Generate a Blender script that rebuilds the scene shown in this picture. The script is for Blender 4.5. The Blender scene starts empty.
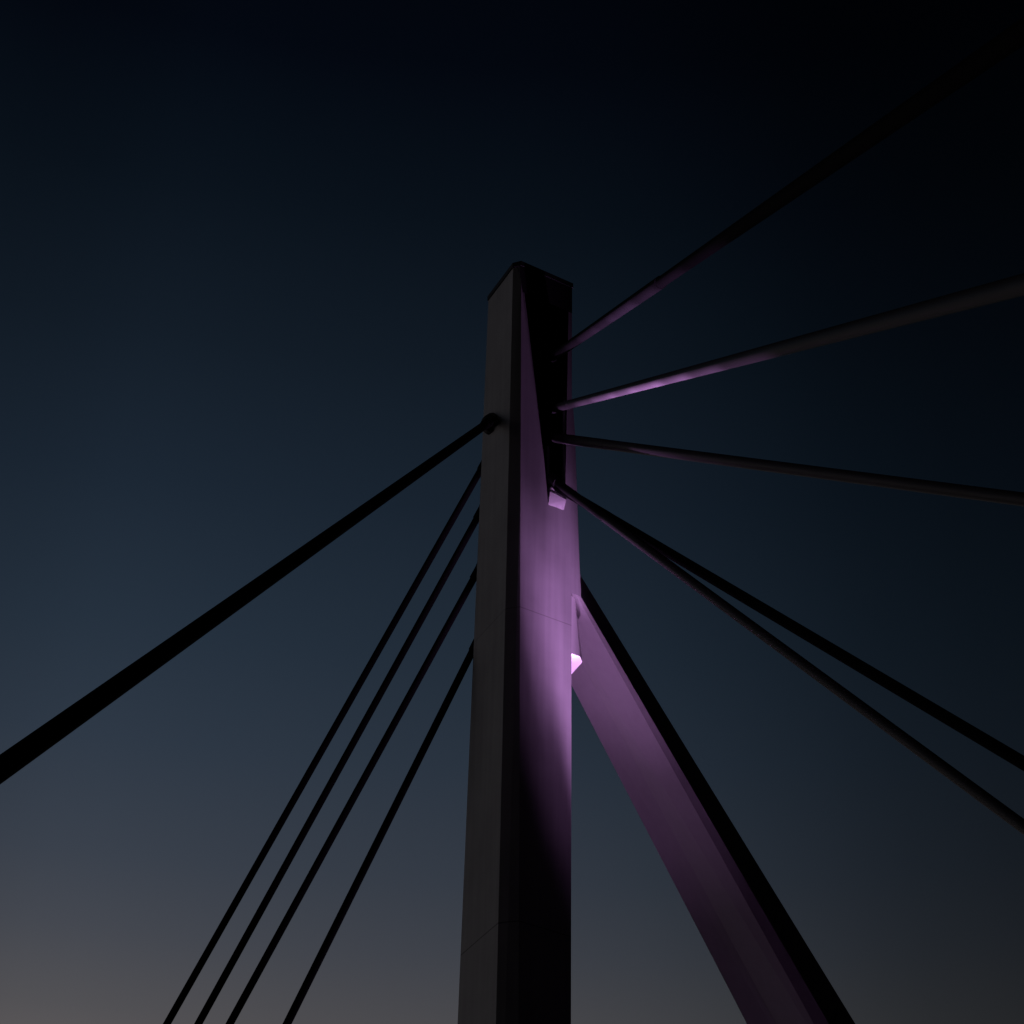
import bpy, bmesh, math, random
from mathutils import Vector, Matrix
random.seed(4)
S = bpy.context.scene
COL = S.collection
RAD = math.radians

# ------------------------------------------------------------------ camera
FPX = 2100.0                     # focal length in pixels of a 1024 px frame
PITCH, ROLL = RAD(40.0), RAD(1.35)
CAM = Vector((0, 0, 1.6))
Fw = Vector((0, math.cos(PITCH), math.sin(PITCH)))
R0 = Vector((1, 0, 0)); U0 = Vector((0, -math.sin(PITCH), math.cos(PITCH)))
Rt = R0*math.cos(ROLL) + U0*math.sin(ROLL)
Up = U0*math.cos(ROLL) - R0*math.sin(ROLL)
cd = bpy.data.cameras.new('camera'); cam = bpy.data.objects.new('camera', cd); COL.objects.link(cam)
cd.sensor_width = 36; cd.lens = FPX/1024*36; cd.clip_start = 0.1; cd.clip_end = 20000
m = Matrix((Rt, Up, -Fw)).transposed().to_4x4(); m.translation = CAM
cam.matrix_world = m; S.camera = cam

def ray(u, v): return Fw + Rt*((u-512)/FPX) - Up*((v-512)/FPX)
def at_depth(u, v, d): return CAM + ray(u, v)*d
def on_plane(u, v, q, n):
    r = ray(u, v); return CAM + r*((q-CAM).dot(n)/r.dot(n))
def depth(p): return (p-CAM).dot(Fw)
def px(p):
    q = p-CAM; z = q.dot(Fw); return (512+FPX*q.dot(Rt)/z, 512-FPX*q.dot(Up)/z)
class Line:                       # straight edge known at two points, read off at a height
    def __init__(s, a, b): s.a, s.b = a, b
    def z(s, z):
        t = (z-s.a.z)/(s.b.z-s.a.z); return s.a.lerp(s.b, t)

# ------------------------------------------------------------------ materials
def new_mat(name):
    mt = bpy.data.materials.new(name); mt.use_nodes = True
    nt = mt.node_tree; return mt, nt, nt.nodes['Principled BSDF']
def painted(name, col, rough, seams=(), mott=0.18, bump=0.05, metal=0.0, spec=0.3):
    mt, nt, b = new_mat(name); N, L = nt.nodes, nt.links
    geo = N.new('ShaderNodeNewGeometry')
    n1 = N.new('ShaderNodeTexNoise'); n1.inputs['Scale'].default_value = 1.3; n1.inputs['Detail'].default_value = 6
    L.new(geo.outputs['Position'], n1.inputs['Vector'])
    mp = N.new('ShaderNodeMapping'); mp.inputs['Scale'].default_value = (6, 6, 0.22)
    L.new(geo.outputs['Position'], mp.inputs['Vector'])
    n2 = N.new('ShaderNodeTexNoise'); n2.inputs['Scale'].default_value = 1.6; n2.inputs['Detail'].default_value = 5
    L.new(mp.outputs['Vector'], n2.inputs['Vector'])
    n3 = N.new('ShaderNodeTexNoise'); n3.inputs['Scale'].default_value = 24; n3.inputs['Detail'].default_value = 4
    L.new(geo.outputs['Position'], n3.inputs['Vector'])
    a = N.new('ShaderNodeMath'); a.operation = 'ADD'; L.new(n1.outputs['Fac'], a.inputs[0]); L.new(n2.outputs['Fac'], a.inputs[1])
    mr = N.new('ShaderNodeMapRange'); mr.inputs['From Min'].default_value = .6; mr.inputs['From Max'].default_value = 1.4
    mr.inputs['To Min'].default_value = 1-mott; mr.inputs['To Max'].default_value = 1+mott
    L.new(a.outputs[0], mr.inputs['Value'])
    fac = mr.outputs['Result']
    if seams:
        sep = N.new('ShaderNodeSeparateXYZ'); L.new(geo.outputs['Position'], sep.inputs[0])
        for zz in seams:
            c = N.new('ShaderNodeMath'); c.operation = 'COMPARE'
            L.new(sep.outputs['Z'], c.inputs[0]); c.inputs[1].default_value = zz; c.inputs[2].default_value = 0.011
            k = N.new('ShaderNodeMapRange'); k.inputs['To Min'].default_value = 1; k.inputs['To Max'].default_value = .35 if zz < 20 else .7
            L.new(c.outputs[0], k.inputs['Value'])
            mu = N.new('ShaderNodeMath'); mu.operation = 'MULTIPLY'; L.new(fac, mu.inputs[0]); L.new(k.outputs['Result'], mu.inputs[1])
            fac = mu.outputs[0]
    v = N.new('ShaderNodeVectorMath'); v.operation = 'SCALE'; v.inputs[0].default_value = col
    L.new(fac, v.inputs['Scale']); L.new(v.outputs['Vector'], b.inputs['Base Color'])
    b.inputs['Roughness'].default_value = rough; b.inputs['Metallic'].default_value = metal
    b.inputs['Specular IOR Level'].default_value = spec
    if bump:
        bp = N.new('ShaderNodeBump'); bp.inputs['Strength'].default_value = bump; bp.inputs['Distance'].default_value = .02
        L.new(n3.outputs['Fac'], bp.inputs['Height']); L.new(bp.outputs['Normal'], b.inputs['Normal'])
    return mt

# ------------------------------------------------------------------ helpers
def link(name, bm, mat, parent=None, smooth=False):
    bmesh.ops.recalc_face_normals(bm, faces=bm.faces)
    me = bpy.data.meshes.new(name); bm.to_mesh(me); bm.free()
    o = bpy.data.objects.new(name, me); COL.objects.link(o); me.materials.append(mat)
    if smooth:
        for p in me.polygons: p.use_smooth = True
    if parent:
        o.parent = parent; o.matrix_parent_inverse = parent.matrix_world.inverted()
    return o
def empty(name, loc, label, cat, group=None):
    o = bpy.data.objects.new(name, None); COL.objects.link(o); o.location = loc
    o.empty_display_size = .5; o['label'] = label; o['category'] = cat
    if group: o['group'] = group
    o.matrix_world = Matrix.Translation(loc)
    return o
def prism(bm, pts, ext):
    a = [bm.verts.new(p) for p in pts]; b = [bm.verts.new(p+ext) for p in pts]
    n = len(pts); bm.faces.new(a); bm.faces.new(b[::-1])
    for i in range(n): bm.faces.new((a[i], a[(i+1) % n], b[(i+1) % n], b[i]))
def loft(bm, secs, caps=(True, True), skip=()):
    vs = [[bm.verts.new(p) for p in s] for s in secs]; n = len(secs[0])
    for s, t in zip(vs, vs[1:]):
        for i in range(n): bm.faces.new((s[i], s[(i+1) % n], t[(i+1) % n], t[i]))
    if caps[0]: bm.faces.new(vs[0])
    if caps[1]: bm.faces.new(vs[-1])
    return vs
def tube(bm, pts, rads, seg=48, cap=True):
    rings = []
    for i, (p, r) in enumerate(zip(pts, rads)):
        t = (pts[min(i+1, len(pts)-1)]-pts[max(i-1, 0)]).normalized()
        a = t.cross(Vector((0, 0, 1))).normalized(); b = a.cross(t)
        rings.append([bm.verts.new(p+(a*math.cos(2*math.pi*k/seg)+b*math.sin(2*math.pi*k/seg))*r) for k in range(seg)])
    for s, t in zip(rings, rings[1:]):
        for k in range(seg): bm.faces.new((s[k], s[(k+1) % seg], t[(k+1) % seg], t[k]))
    if cap: bm.faces.new(rings[0][::-1]); bm.faces.new(rings[-1])
def box(bm, c, ax, half):
    vs = [bm.verts.new(c+ax[0]*(sx*half[0])+ax[1]*(sy*half[1])+ax[2]*(sz*half[2])) for sx in (-1, 1) for sy in (-1, 1) for sz in (-1, 1)]
    for f in ((0,1,3,2),(4,6,7,5),(0,4,5,1),(2,3,7,6),(0,2,6,4),(1,5,7,3)): bm.faces.new([vs[i] for i in f])
def bevel(bm, w):
    bmesh.ops.bevel(bm, geom=[e for e in bm.edges if len(e.link_faces) == 2 and e.calc_face_angle(0) > .5],
                    offset=w, segments=2, affect='EDGES', profile=.5)

# ------------------------------------------------------------------ pylon frame of reference
AZ = RAD(29)
d1 = Vector((-math.sin(AZ), math.cos(AZ), 0))     # runs back along the left face
d2 = Vector((math.cos(AZ), math.sin(AZ), 0))      # runs right along the front face
n1, n2 = -d2, -d1                                 # outward normals of left and front face
Zv = Vector((0, 0, 1))
D = 30.0
r = ray(519, 1024); Q2 = CAM + r*(D/r.y)          # a point of the chamfer / front edge
E2 = Line(on_plane(518.6, 1024, Q2, n2), on_plane(520.8, 420, Q2, n2))
E3 = Line(on_plane(571, 1024, Q2, n2), on_plane(572, 290, Q2, n2))
nc = (n2*math.cos(RAD(42)) + n1*math.sin(RAD(42))).normalized()
E1 = Line(on_plane(495.9, 1024, E2.z(16), nc), on_plane(512.5, 290, E2.z(30), nc))
E0 = Line(on_plane(457.6, 1024, E1.z(16), n1), on_plane(488.3, 304, E1.z(30), n1))
ZT = on_plane(513, 269, E1.z(30), n2).z           # top of the column
zr = on_plane(548, 492, Q2, n2).z                 # floor of the anchor recess
seam_f = on_plane(540, 614, Q2, n2).z
seam_l = on_plane(480, 939, E1.z(17), n1).z
print('ZT', ZT, 'zr', zr, 'seams', seam_f, seam_l, 'w front', (E3.z(20)-E2.z(20)).length, 'w left', (E0.z(20)-E1.z(20)).length, 'depth', depth(E2.z(zr)))
for e, z in ((E0, ZT), (E1, ZT), (E3, ZT)): print('top corner px', px(e.z(z)))
gap = seam_f-seam_l
SEAMS = [seam_l-gap, seam_l, seam_f]
concrete = painted('pale_painted_concrete', (.33, .325, .33), .62, SEAMS, mott=.16, bump=.06)
steel = painted('grey_painted_steel', (.15, .147, .147), .6, (), mott=.08, bump=.03)
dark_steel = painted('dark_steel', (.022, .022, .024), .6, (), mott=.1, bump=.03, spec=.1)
pipe_mat = painted('grey_cable_sheath', (.045, .043, .045), .5, (), mott=.02, bump=.0, spec=.1)
black_pipe = painted('black_cable_sheath', (.003, .003, .0033), .8, (), mott=.08, bump=.0, spec=.02)

lit_steel = painted('lit_painted_steel', (.58, .57, .575), .55, (), mott=.06, bump=.03)  # lighter copy of the steel, the fork's bright light put into its colour
glow_pipe = painted('satin_cable_sheath', (.030, .0285, .030), .5, (), mott=.05, bump=.0, spec=.08)
pylon = empty('bridge_pylon', E2.z(0)*1.0, 'tall pale concrete bridge pylon with a slanting leg, lit violet near its fork', 'pylon')

# column
DB = (E0.z(20)-E1.z(20)).length
def backs(z):
    p0, p3 = E0.z(z), E3.z(z)
    t = (p0-p3).dot(d1)
    return [p3+d1*(t-.25), p3+d1*t+n1*.25]
NA = Line(on_plane(548.4, 495, Q2, n2), on_plane(521.5, 285, Q2, n2))
ND = Line(on_plane(565.3, 495, Q2, n2), on_plane(569.0, 285, Q2, n2))
REC = .62
bm = bmesh.new()

def sec_low(z): 
    a = E2.z(z); b = E3.z(z)
    fa = (NA.z(zr)-E2.z(zr)).length/(E3.z(zr)-E2.z(zr)).length; fd = (ND.z(zr)-E2.z(zr)).length/(E3.z(zr)-E2.z(zr)).length
    return [E0.z(z), E1.z(z), a, a.lerp(b, fa), a.lerp(b, fd), b] + backs(z)
def sec_up(z):
    a, b = NA.z(z), ND.z(z)
    return [E0.z(z), E1.z(z), E2.z(z), a, a+d1*REC, b+d1*REC, b, E3.z(z)] + backs(z)
lo = [[bm.verts.new(p) for p in sec_low(z)] for z in (-.3, zr)]
n = 8
for i in range(n): bm.faces.new((lo[0][i], lo[0][(i+1) % n], lo[1][(i+1) % n], lo[1][i]))
bm.faces.new(lo[0])
su0 = sec_up(zr); T = lo[1]
u0 = [T[0], T[1], T[2], T[3], bm.verts.new(su0[4]), bm.verts.new(su0[5]), T[4], T[5], T[6], T[7]]

u1 = [bm.verts.new(p) for p in sec_up(ZT)]
n = 10
for i in range(n):
    f = bm.faces.new((u0[i], u0[(i+1) % n], u1[(i+1) % n], u1[i]))
    if i in (3, 4, 5): f.material_index = 1  # recess walls and floor coloured dark to stand in for their shade
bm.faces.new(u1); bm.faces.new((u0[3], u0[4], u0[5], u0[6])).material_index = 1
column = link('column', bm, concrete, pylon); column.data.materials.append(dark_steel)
# dark plate added across the recess head, hides its lit ceiling and keeps it black
zf = ZT-.75
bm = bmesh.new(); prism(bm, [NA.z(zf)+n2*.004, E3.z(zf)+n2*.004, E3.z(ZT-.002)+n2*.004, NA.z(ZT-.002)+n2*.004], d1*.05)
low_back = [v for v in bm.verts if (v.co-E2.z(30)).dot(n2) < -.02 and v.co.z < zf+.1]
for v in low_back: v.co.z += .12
link('recess_shade_plate', bm, dark_steel, pylon)

# cap slab
def off(poly, e):
    c = sum(poly, Vector())/len(poly); return [p+(p-c).normalized()*e for p in poly]
bm = bmesh.new()
top = [E0.z(ZT), E1.z(ZT), E2.z(ZT), E3.z(ZT)]+backs(ZT)
prism(bm, [p+Zv*.002 for p in off(top, .025)], Zv*.13)
cap = link('cap', bm, dark_steel, pylon)
# small fittings on the cap
bm = bmesh.new()
p = E2.z(ZT).lerp(E3.z(ZT), .06)+d1*.03+Zv*.13
tube(bm, [p, p+Zv*.07, p+Zv*.09, p+Zv*.2], [.07, .07, .04, .02], 12)
link('lightning_rod_base', bm, dark_steel, cap)
bm = bmesh.new()
p = E1.z(ZT).lerp(E0.z(ZT), .42)+d2*.03+Zv*.13
tube(bm, [p, p+Zv*.06, p+Zv*.13], [.06, .06, .03], 12)
link('lifting_eye', bm, dark_steel, cap)

# wing (head of the slanting leg beside the column)
SB = .035
q = Q2+d1*SB
bm = bmesh.new()
wp = [(570.6, 400), (572.4, 400), (575, 433), (579.4, 560), (581.2, 597.2), (570.0, 592.6)]
wp = [(564, 400), (572.6, 400), (575, 433), (579.4, 560), (581.2, 597.2), (564, 590.2)]
prism(bm, [on_plane(u, v, q, n2) for u, v in wp], d1*.06+Zv*.12)
link('wing_plate', bm, concrete, pylon)

# slanting leg
qd = Q2+d1*.33
def eline(a, b, q0, nn, zlo=-.3, zhi=None):
    l = Line(on_plane(*a, q0, nn), on_plane(*b, q0, nn)); return l
LC = eline((581.5, 598), (829, 1024), qd, n2)
ax = (LC.b-LC.a).normalized()
mm = (d2 - ax*d2.dot(ax)); mm -= d1*mm.dot(d1); mm.normalize()   # in the frame's plane, away from the column
if mm.dot(d2) < 0: mm = -mm
def slab_plane(q0, dirn): return q0, ax.cross(dirn).normalized()
LD = eline((581, 576), (855.5, 1024), *slab_plane(LC.a, mm*math.cos(RAD(15))+d1*math.sin(RAD(15))))
dch = (d1*math.cos(RAD(45))-mm*math.sin(RAD(45)))
LB0 = eline((579, 600), (814, 1024), *slab_plane(LC.a, dch))
LB = eline((581, 661), (776, 1024), *slab_plane(LB0.a, d1))
dbk = (d1*math.cos(RAD(7))-mm*math.sin(RAD(7)))
LA = eline((571, 684), (747, 1024), *slab_plane(LB.a, dbk))
print('leg ax', ax, 'main w', (LB.z(18)-LB0.z(18)).length, 'pink w', (LA.z(18)-LB.z(18)).length, 'dark w', (LC.z(18)-LD.z(18)).length, 'axis z0', LC.z(0), 'LCa', LC.a)
def leg_sec(z):
    dd, c, b0, b, a = [l.z(z) for l in (LD, LC, LB0, LB, LA)]
    back = (a-c).dot(d1)
    # hidden back edge
    e = a+mm*((dd-a).dot(mm))*.6
    f = dd + d1*(back*.45) - mm*.05
    return [dd, c, b0, b, a, e, f]
zt = on_plane(578, 565, qd, n2).z
print('leg top px', [tuple(round(x, 1) for x in px(p)) for p in leg_sec(zt+.1)], [tuple(round(x, 1) for x in px(p)) for p in leg_sec(20)])
bm = bmesh.new(); loft(bm, [leg_sec(z) for z in (-.3, 8, 16, zt+.1)])
leg = link('slanting_leg', bm, steel, pylon)

# haunch in the fork, its soffit faces straight down
hz = on_plane(573, 653.5, Q2+d1*.42, n2).z
def hp(u, v): return on_plane(u, v, Vector((0, 0, hz)), Zv)
zh = Vector((0, 0, hz+1.35))
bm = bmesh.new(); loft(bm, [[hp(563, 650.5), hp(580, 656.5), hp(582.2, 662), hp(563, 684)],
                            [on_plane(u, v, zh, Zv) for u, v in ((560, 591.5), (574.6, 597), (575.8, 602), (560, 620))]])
haunch = link('fork_haunch', bm, lit_steel, pylon)

# anchor block below the lowest pair of stays
bm = bmesh.new()
qa = Q2 + n2*.02
blk = [on_plane(u, v, Q2, n2) for u, v in ((549.6, 489), (566.2, 497))]
pb = [on_plane(u, v, Q2+n2*.002, n2) for u, v in ((548.2, 504.6), (563.8, 510.2))]
pt = [on_plane(u, v, Q2+n2*.09, n2) for u, v in ((550.2, 491.4), (566.4, 499.6))]
w0 = on_plane(549.5, 486, Q2+n2*.002, n2); w1 = on_plane(566, 492, Q2+n2*.002, n2)
vs = [bm.verts.new(x) for x in (pb[0], pb[1], pt[0], pt[1], w0, w1)]
for f in ((0,1,3,2), (2,3,5,4), (0,2,4), (1,5,3), (0,4,5,1)): bm.faces.new([vs[i] for i in f])
link('anchor_block', bm, concrete, pylon)
bm = bmesh.new()
prism(bm, [on_plane(u, v, Q2+n2*.12, n2) for u, v in ((551.2, 486.4), (565.0, 493.2), (565.0, 494.4), (551.2, 487.6))], d1*.3)
link('shim_plate', bm, steel, pylon)
# bearing plates inside the recess that hold the stay sockets
plate_at = [(553, 357, .3), (557, 408, .3), (553, 437, .3)]
for u, v, dp in plate_at:
    c = on_plane(u, v, Q2+d1*.38, n2)
    bm = bmesh.new(); box(bm, c, (d2, d1, Zv), (.17, .05, .28)); bevel(bm, .01)
    link('bearing_plate', bm, dark_steel, pylon)
# slender edge strip on the slot beside the diagonal
bm = bmesh.new()
prism(bm, [on_plane(u, v, Q2+n2*.003, n2) for u, v in ((546.9, 446), (549.2, 446), (549.6, 490.5), (547.9, 490.5))], d1*.3)
link('slot_trim', bm, steel, pylon)

# dark pocket housing of the forward left stay
c = on_plane(492, 424, E1.z(26), n1)
bm = bmesh.new(); sd = (at_depth(0, 769.4, 14)-c).normalized()
tube(bm, [c-sd*.35, c+sd*.12, c+sd*.24], [.21, .21, .13])
link('stay_pocket', bm, dark_steel, pylon)

# ------------------------------------------------------------------ stay cables
def cable(p0, w0, dep0, p1, w1, label, group, mat, mid=None, sleeve=1.25, sl_len=2.4, sl_x=None):
    a = at_depth(*p0, dep0); dia = w0*dep0/FPX; b = at_depth(*p1, dia*FPX/w1)
    dirn = (b-a).normalized()
    e = b if dirn.z >= -.02 else a + dirn*((a.z-.05)/-dirn.z)
    L = (e-a).length; Lb = (b-a).length
    if sl_x:
        k = (sl_x-p0[0])/(p1[0]-p0[0]); k = k*dep0/(k*dep0+(1-k)*dia*FPX/w1); sl_len = k*Lb
    def pos(s):
        q = a + dirn*s
        if mid:
            k = 4*(s/Lb)*(1-s/Lb) if s < Lb else 0
            q = q - Zv*(mid*k) if s < Lb else q
        return q
    t = empty('stay_cable', a, label, 'stay cable', group)
    ss = [L*i/40 for i in range(41)]
    if mid: ss = sorted(set([Lb*i/40 for i in range(41)]+[L]))
    bm = bmesh.new(); tube(bm, [pos(s) for s in ss], [dia/2]*len(ss)); link('sheath', bm, mat, t, True)
    r = dia/2
    if sleeve:
        bm = bmesh.new(); pts = [0, .02, sl_len-.02, sl_len]
        tube(bm, [pos(s) for s in pts], [r*sleeve]*4); o = link('anchor_sleeve', bm, mat, t)
        for p in o.data.polygons: p.use_smooth = len(p.vertices) == 4
        bm = bmesh.new(); tube(bm, [a-dirn*.25, a+dirn*.12], [r*1.3]*2); link('socket', bm, dark_steel, t)
    return t
dF = lambda u, v, dp=.2: depth(on_plane(u, v, Q2+d1*dp, n2))
GR, GL = 'stay cables fanning out to the right of the pylon', 'parallel stays going down to the left behind the pylon'
cable((552, 357.5), 7.6, dF(552, 357), (1024, 31), 24, 'highest right stay cable, rising steeply into the dark upper right corner', GR, black_pipe, sl_x=661, sleeve=1.16)
cable((554, 408.5), 8.2, dF(554, 408), (1024, 284.5), 22, 'right stay cable with a bright lilac glow along its underside', GR, glow_pipe, sleeve=1.04)
cable((549, 437), 9.6, dF(549, 437), (1024, 499.5), 14, 'right stay cable that runs almost level, dipping slightly to the frame edge', GR, pipe_mat, sleeve=1.03)
cable((552, 483.5), 9.3, dF(552, 483, .0), (1024, 763.5), 13.6, 'upper black stay of the two descending from the lit anchor block', GR, black_pipe, sleeve=1.03)
cable((556, 482), 8.6, dF(553, 489, -.05), (1024, 827), 13.2, 'lower grey stay of the two descending from the lit anchor block', GR, pipe_mat, sleeve=1.0)
cable((492, 420), 8.2, depth(on_plane(492, 420, E1.z(26)+n1*.1, n1)), (0, 769.4), 24.6, 'thick black stay crossing the left half from the pocket on the grey face', None, black_pipe, sleeve=1.2, sl_len=1.2)
q0 = E0.z(25)
for (u, v), (u1, v1), wa, wb, nm in (
    ((490, 453.5), (166.9, 1024), 6.6, 7.4, 'outermost thin black backstay, first of four from the left'),
    ((486, 502), (198.3, 1024), 6.8, 7.6, 'second of four thin black backstays from the left'),
    ((483, 561.5), (229.7, 1024), 7.0, 7.8, 'third of four thin black backstays from the left'),
    ((481, 634), (287, 1024), 7.3, 8.4, 'thin black backstay nearest the pylon, set apart from the other three')):
    dp = depth(on_plane(u, v, q0+d1*.03, d1))
    cable((u, v), wa, dp, (u1, v1), wb, nm, GL, black_pipe, sleeve=1.22, sl_len=.4)

# ------------------------------------------------------------------ ground
mt, nt, b = new_mat('dark_asphalt'); N, L = nt.nodes, nt.links
nz = N.new('ShaderNodeTexNoise'); nz.inputs['Scale'].default_value = 3; nz.inputs['Detail'].default_value = 8
cr = N.new('ShaderNodeValToRGB'); cr.color_ramp.elements[0].color = (.03, .03, .032, 1); cr.color_ramp.elements[1].color = (.07, .07, .07, 1)
tc = N.new('ShaderNodeTexCoord'); L.new(tc.outputs['Object'], nz.inputs['Vector']); L.new(nz.outputs['Fac'], cr.inputs[0]); L.new(cr.outputs[0], b.inputs['Base Color']); b.inputs['Roughness'].default_value = .9
bm = bmesh.new(); G = 4000
bm.faces.new([bm.verts.new(p) for p in ((-G, -G, 0), (G, -G, 0), (G, G, 0), (-G, G, 0))])
g = link('ground', bm, mt); g['kind'] = 'structure'; g['label'] = 'dark asphalt ground under the bridge pylon'

# ------------------------------------------------------------------ floodlight
def floodlight(pos, aim, lamps, col, label):
    dirn = (aim-pos).normalized()
    base = Vector((pos.x, pos.y, 0))
    t = empty('floodlight', base, label, 'floodlight', 'floodlights on the ground')
    a = dirn.cross(Zv).normalized(); c = dirn.cross(a)
    bm = bmesh.new(); tube(bm, [pos-dirn*.45, pos-dirn*.42, pos-dirn*.08, pos-dirn*.05], [.08, .14, .22, .22]); link('housing', bm, dark_steel, t)
    bm = bmesh.new(); tube(bm, [pos-dirn*.049, pos-dirn*.03], [.2, .2])
    em, nt, b = new_mat('violet_lens'); b.inputs['Emission Color'].default_value = (*col, 1); b.inputs['Emission Strength'].default_value = 8
    link('lens', bm, em, t)
    bm = bmesh.new()
    for s in (-1, 1): box(bm, Vector((pos.x, pos.y, pos.z/2))+a*(.26*s), (a, c, Zv), (.015, .05, pos.z/2))
    box(bm, Vector((pos.x, pos.y, .02)), (a, dirn.cross(a), Zv), (.3, .1, .019))
    link('bracket', bm, dark_steel, t)
    for size, blend, power, at in lamps:           # narrow core and the spill round it
        ld = bpy.data.lights.new('flood_lamp', 'SPOT'); ld.energy = power; ld.color = col; ld.spot_size = RAD(size); ld.spot_blend = blend; ld.shadow_soft_size = .15
        lo = bpy.data.objects.new('flood_lamp', ld); COL.objects.link(lo)
        lo.matrix_world = Matrix.Translation(pos) @ (at-pos).to_track_quat('-Z', 'Y').to_matrix().to_4x4()
VIOLET = (.82, .39, 1.0)
def fr(lat, out, z): return Vector((E3.z(17.7).x, E3.z(17.7).y, 0)) + d2*lat + n2*out + Zv*z      # metres right of, in front of the front edge
def wat(I): return math.exp(I)*4*math.pi**2/.275
def cone(I, th, lat, out, z=25, k=1): return (math.degrees(2*th), 1.0, wat(I)*k, fr(lat, out, z))
floodlight(fr(2.3987, 2.9903, .8), fr(-.2, 0, 25), [cone(6.4763, .0144, -.4959, -.1062), cone(6.0594, .0156, -.8153, -.0621), cone(6.9087, .0264, -.007, -.216), cone(5.1614, .0583, -.5346, .388, 25, .8)], VIOLET,
           'violet floodlight on the ground in front of the pylon aimed up its front face')
floodlight(fr(1.651, -1.335, .8), hp(574, 663), [cone(3.716, .275, -1.733, -.662, 23.5, 2.05), cone(4.891, .1515, -.676, .27, 23.5, 2.05)], VIOLET,
           'violet floodlight on the ground between the two legs aimed at their fork')
def on_c2(u):
    kx = (u-554)/(1024-554); dA = dF(554, 408); dB = dA*8.2/22
    return at_depth(u, 408.5-124*kx, 1/((1-kx)/dA + kx/dB))
floodlight(Vector((3, 24, .8)), on_c2(640), [(a, 1.0, 210000*k, on_c2(u)) for u, a, k in ((588, 4.5, .6), (606, 5, 1.4), (625, 6, 1.3), (648, 7, 1.7), (674, 7.5, .8), (702, 9, .32), (742, 12, .10))], VIOLET,
           'violet floodlight on the ground aimed up at one right stay')

# ------------------------------------------------------------------ dusk sky
w = bpy.data.worlds.new('World'); S.world = w; w.use_nodes = True
nt = w.node_tree; N, L = nt.nodes, nt.links
bg = N['Background']; bg.inputs['Strength'].default_value = 3.0
tc = N.new('ShaderNodeTexCoord'); sep = N.new('ShaderNodeSeparateXYZ')
nrm = N.new('ShaderNodeVectorMath'); nrm.operation = 'NORMALIZE'
L.new(tc.outputs['Generated'], nrm.inputs[0]); L.new(nrm.outputs[0], sep.inputs[0])
def math_node(op, *ins):
    nd = N.new('ShaderNodeMath'); nd.operation = op
    for i, x in enumerate(ins):
        if isinstance(x, (int, float)): nd.inputs[i].default_value = x
        else: L.new(x, nd.inputs[i])
    return nd.outputs[0]
def lin(c): return tuple((x/255/12.92 if x/255 <= .04045 else ((x/255+.055)/1.055)**2.4) for x in c)
def ramp(stops, fac):
    nd = N.new('ShaderNodeValToRGB'); cr = nd.color_ramp; cr.interpolation = 'EASE' if False else 'LINEAR'
    while len(cr.elements) < len(stops): cr.elements.new(.5)
    for e, (p, c) in zip(cr.elements, stops): e.position = p; e.color = (*c, 1)
    L.new(fac, nd.inputs[0]); return nd.outputs[0]
elev = math_node('MULTIPLY', math_node('ARCSINE', sep.outputs['Z']), 180/math.pi/90)
az = math_node('MULTIPLY_ADD', math_node('ARCTAN2', sep.outputs['X'], sep.outputs['Y']), 1/(2*math.pi), .5)   # .5 = straight ahead
def sky(e, rgb): return (e/90, lin(rgb))
col = ramp([(0, (.175, .155, .157)), (12/90, (.145, .128, .128)), (24/90, (.098, .086, .085)), (26/90, (.068, .0665, .0725)), (28/90, (.0475, .0525, .0655)),
            (30/90, (.034, .0425, .0585)), (33/90, (.0226, .033, .050)), (36/90, (.0155, .0253, .0403)), (40/90, (.0092, .0163, .0277)), (44/90, (.0053, .0098, .0170)),
            (48/90, (.0026, .0052, .0096)), (52/90, (.0009, .0020, .0046)), (55/90, (.0006, .0013, .0032)), (60/90, (.0003, .0007, .0019)), (1, (0, .0002, .0008))], elev)
def azs(d, k): w = min(max(d/12, 0), 1); return (.5+d/360, (k/3*(1-.10*w), k/3*(1-.01*w), k/3*(1+.03*w)))
mul = ramp([azs(-180, .01), azs(-140, .02), azs(-115, .06), azs(-100, .5), azs(-85, 2.2), azs(-65, 2.6), azs(-45, 2.0), azs(-28, 1.2), azs(-20, 1.0), azs(-17, 1.08), azs(-13.5, 1.25), azs(-9, 1.16), azs(-4, 1.06), azs(0, .98),
            azs(4, .83), azs(8, .59), azs(12, .37), azs(15.5, .27), azs(18, .225), azs(21, .18), azs(26, .13), azs(45, .03), azs(70, .01), azs(180, .01)], az)
mx = N.new('ShaderNodeVectorMath'); mx.operation = 'MULTIPLY'; L.new(col, mx.inputs[0]); L.new(mul, mx.inputs[1])
L.new(mx.outputs[0], bg.inputs['Color'])

S.view_settings.view_transform = 'Standard'; S.view_settings.look = 'None'
S.view_settings.exposure = 0; S.view_settings.gamma = 1
S.render.engine = 'CYCLES'
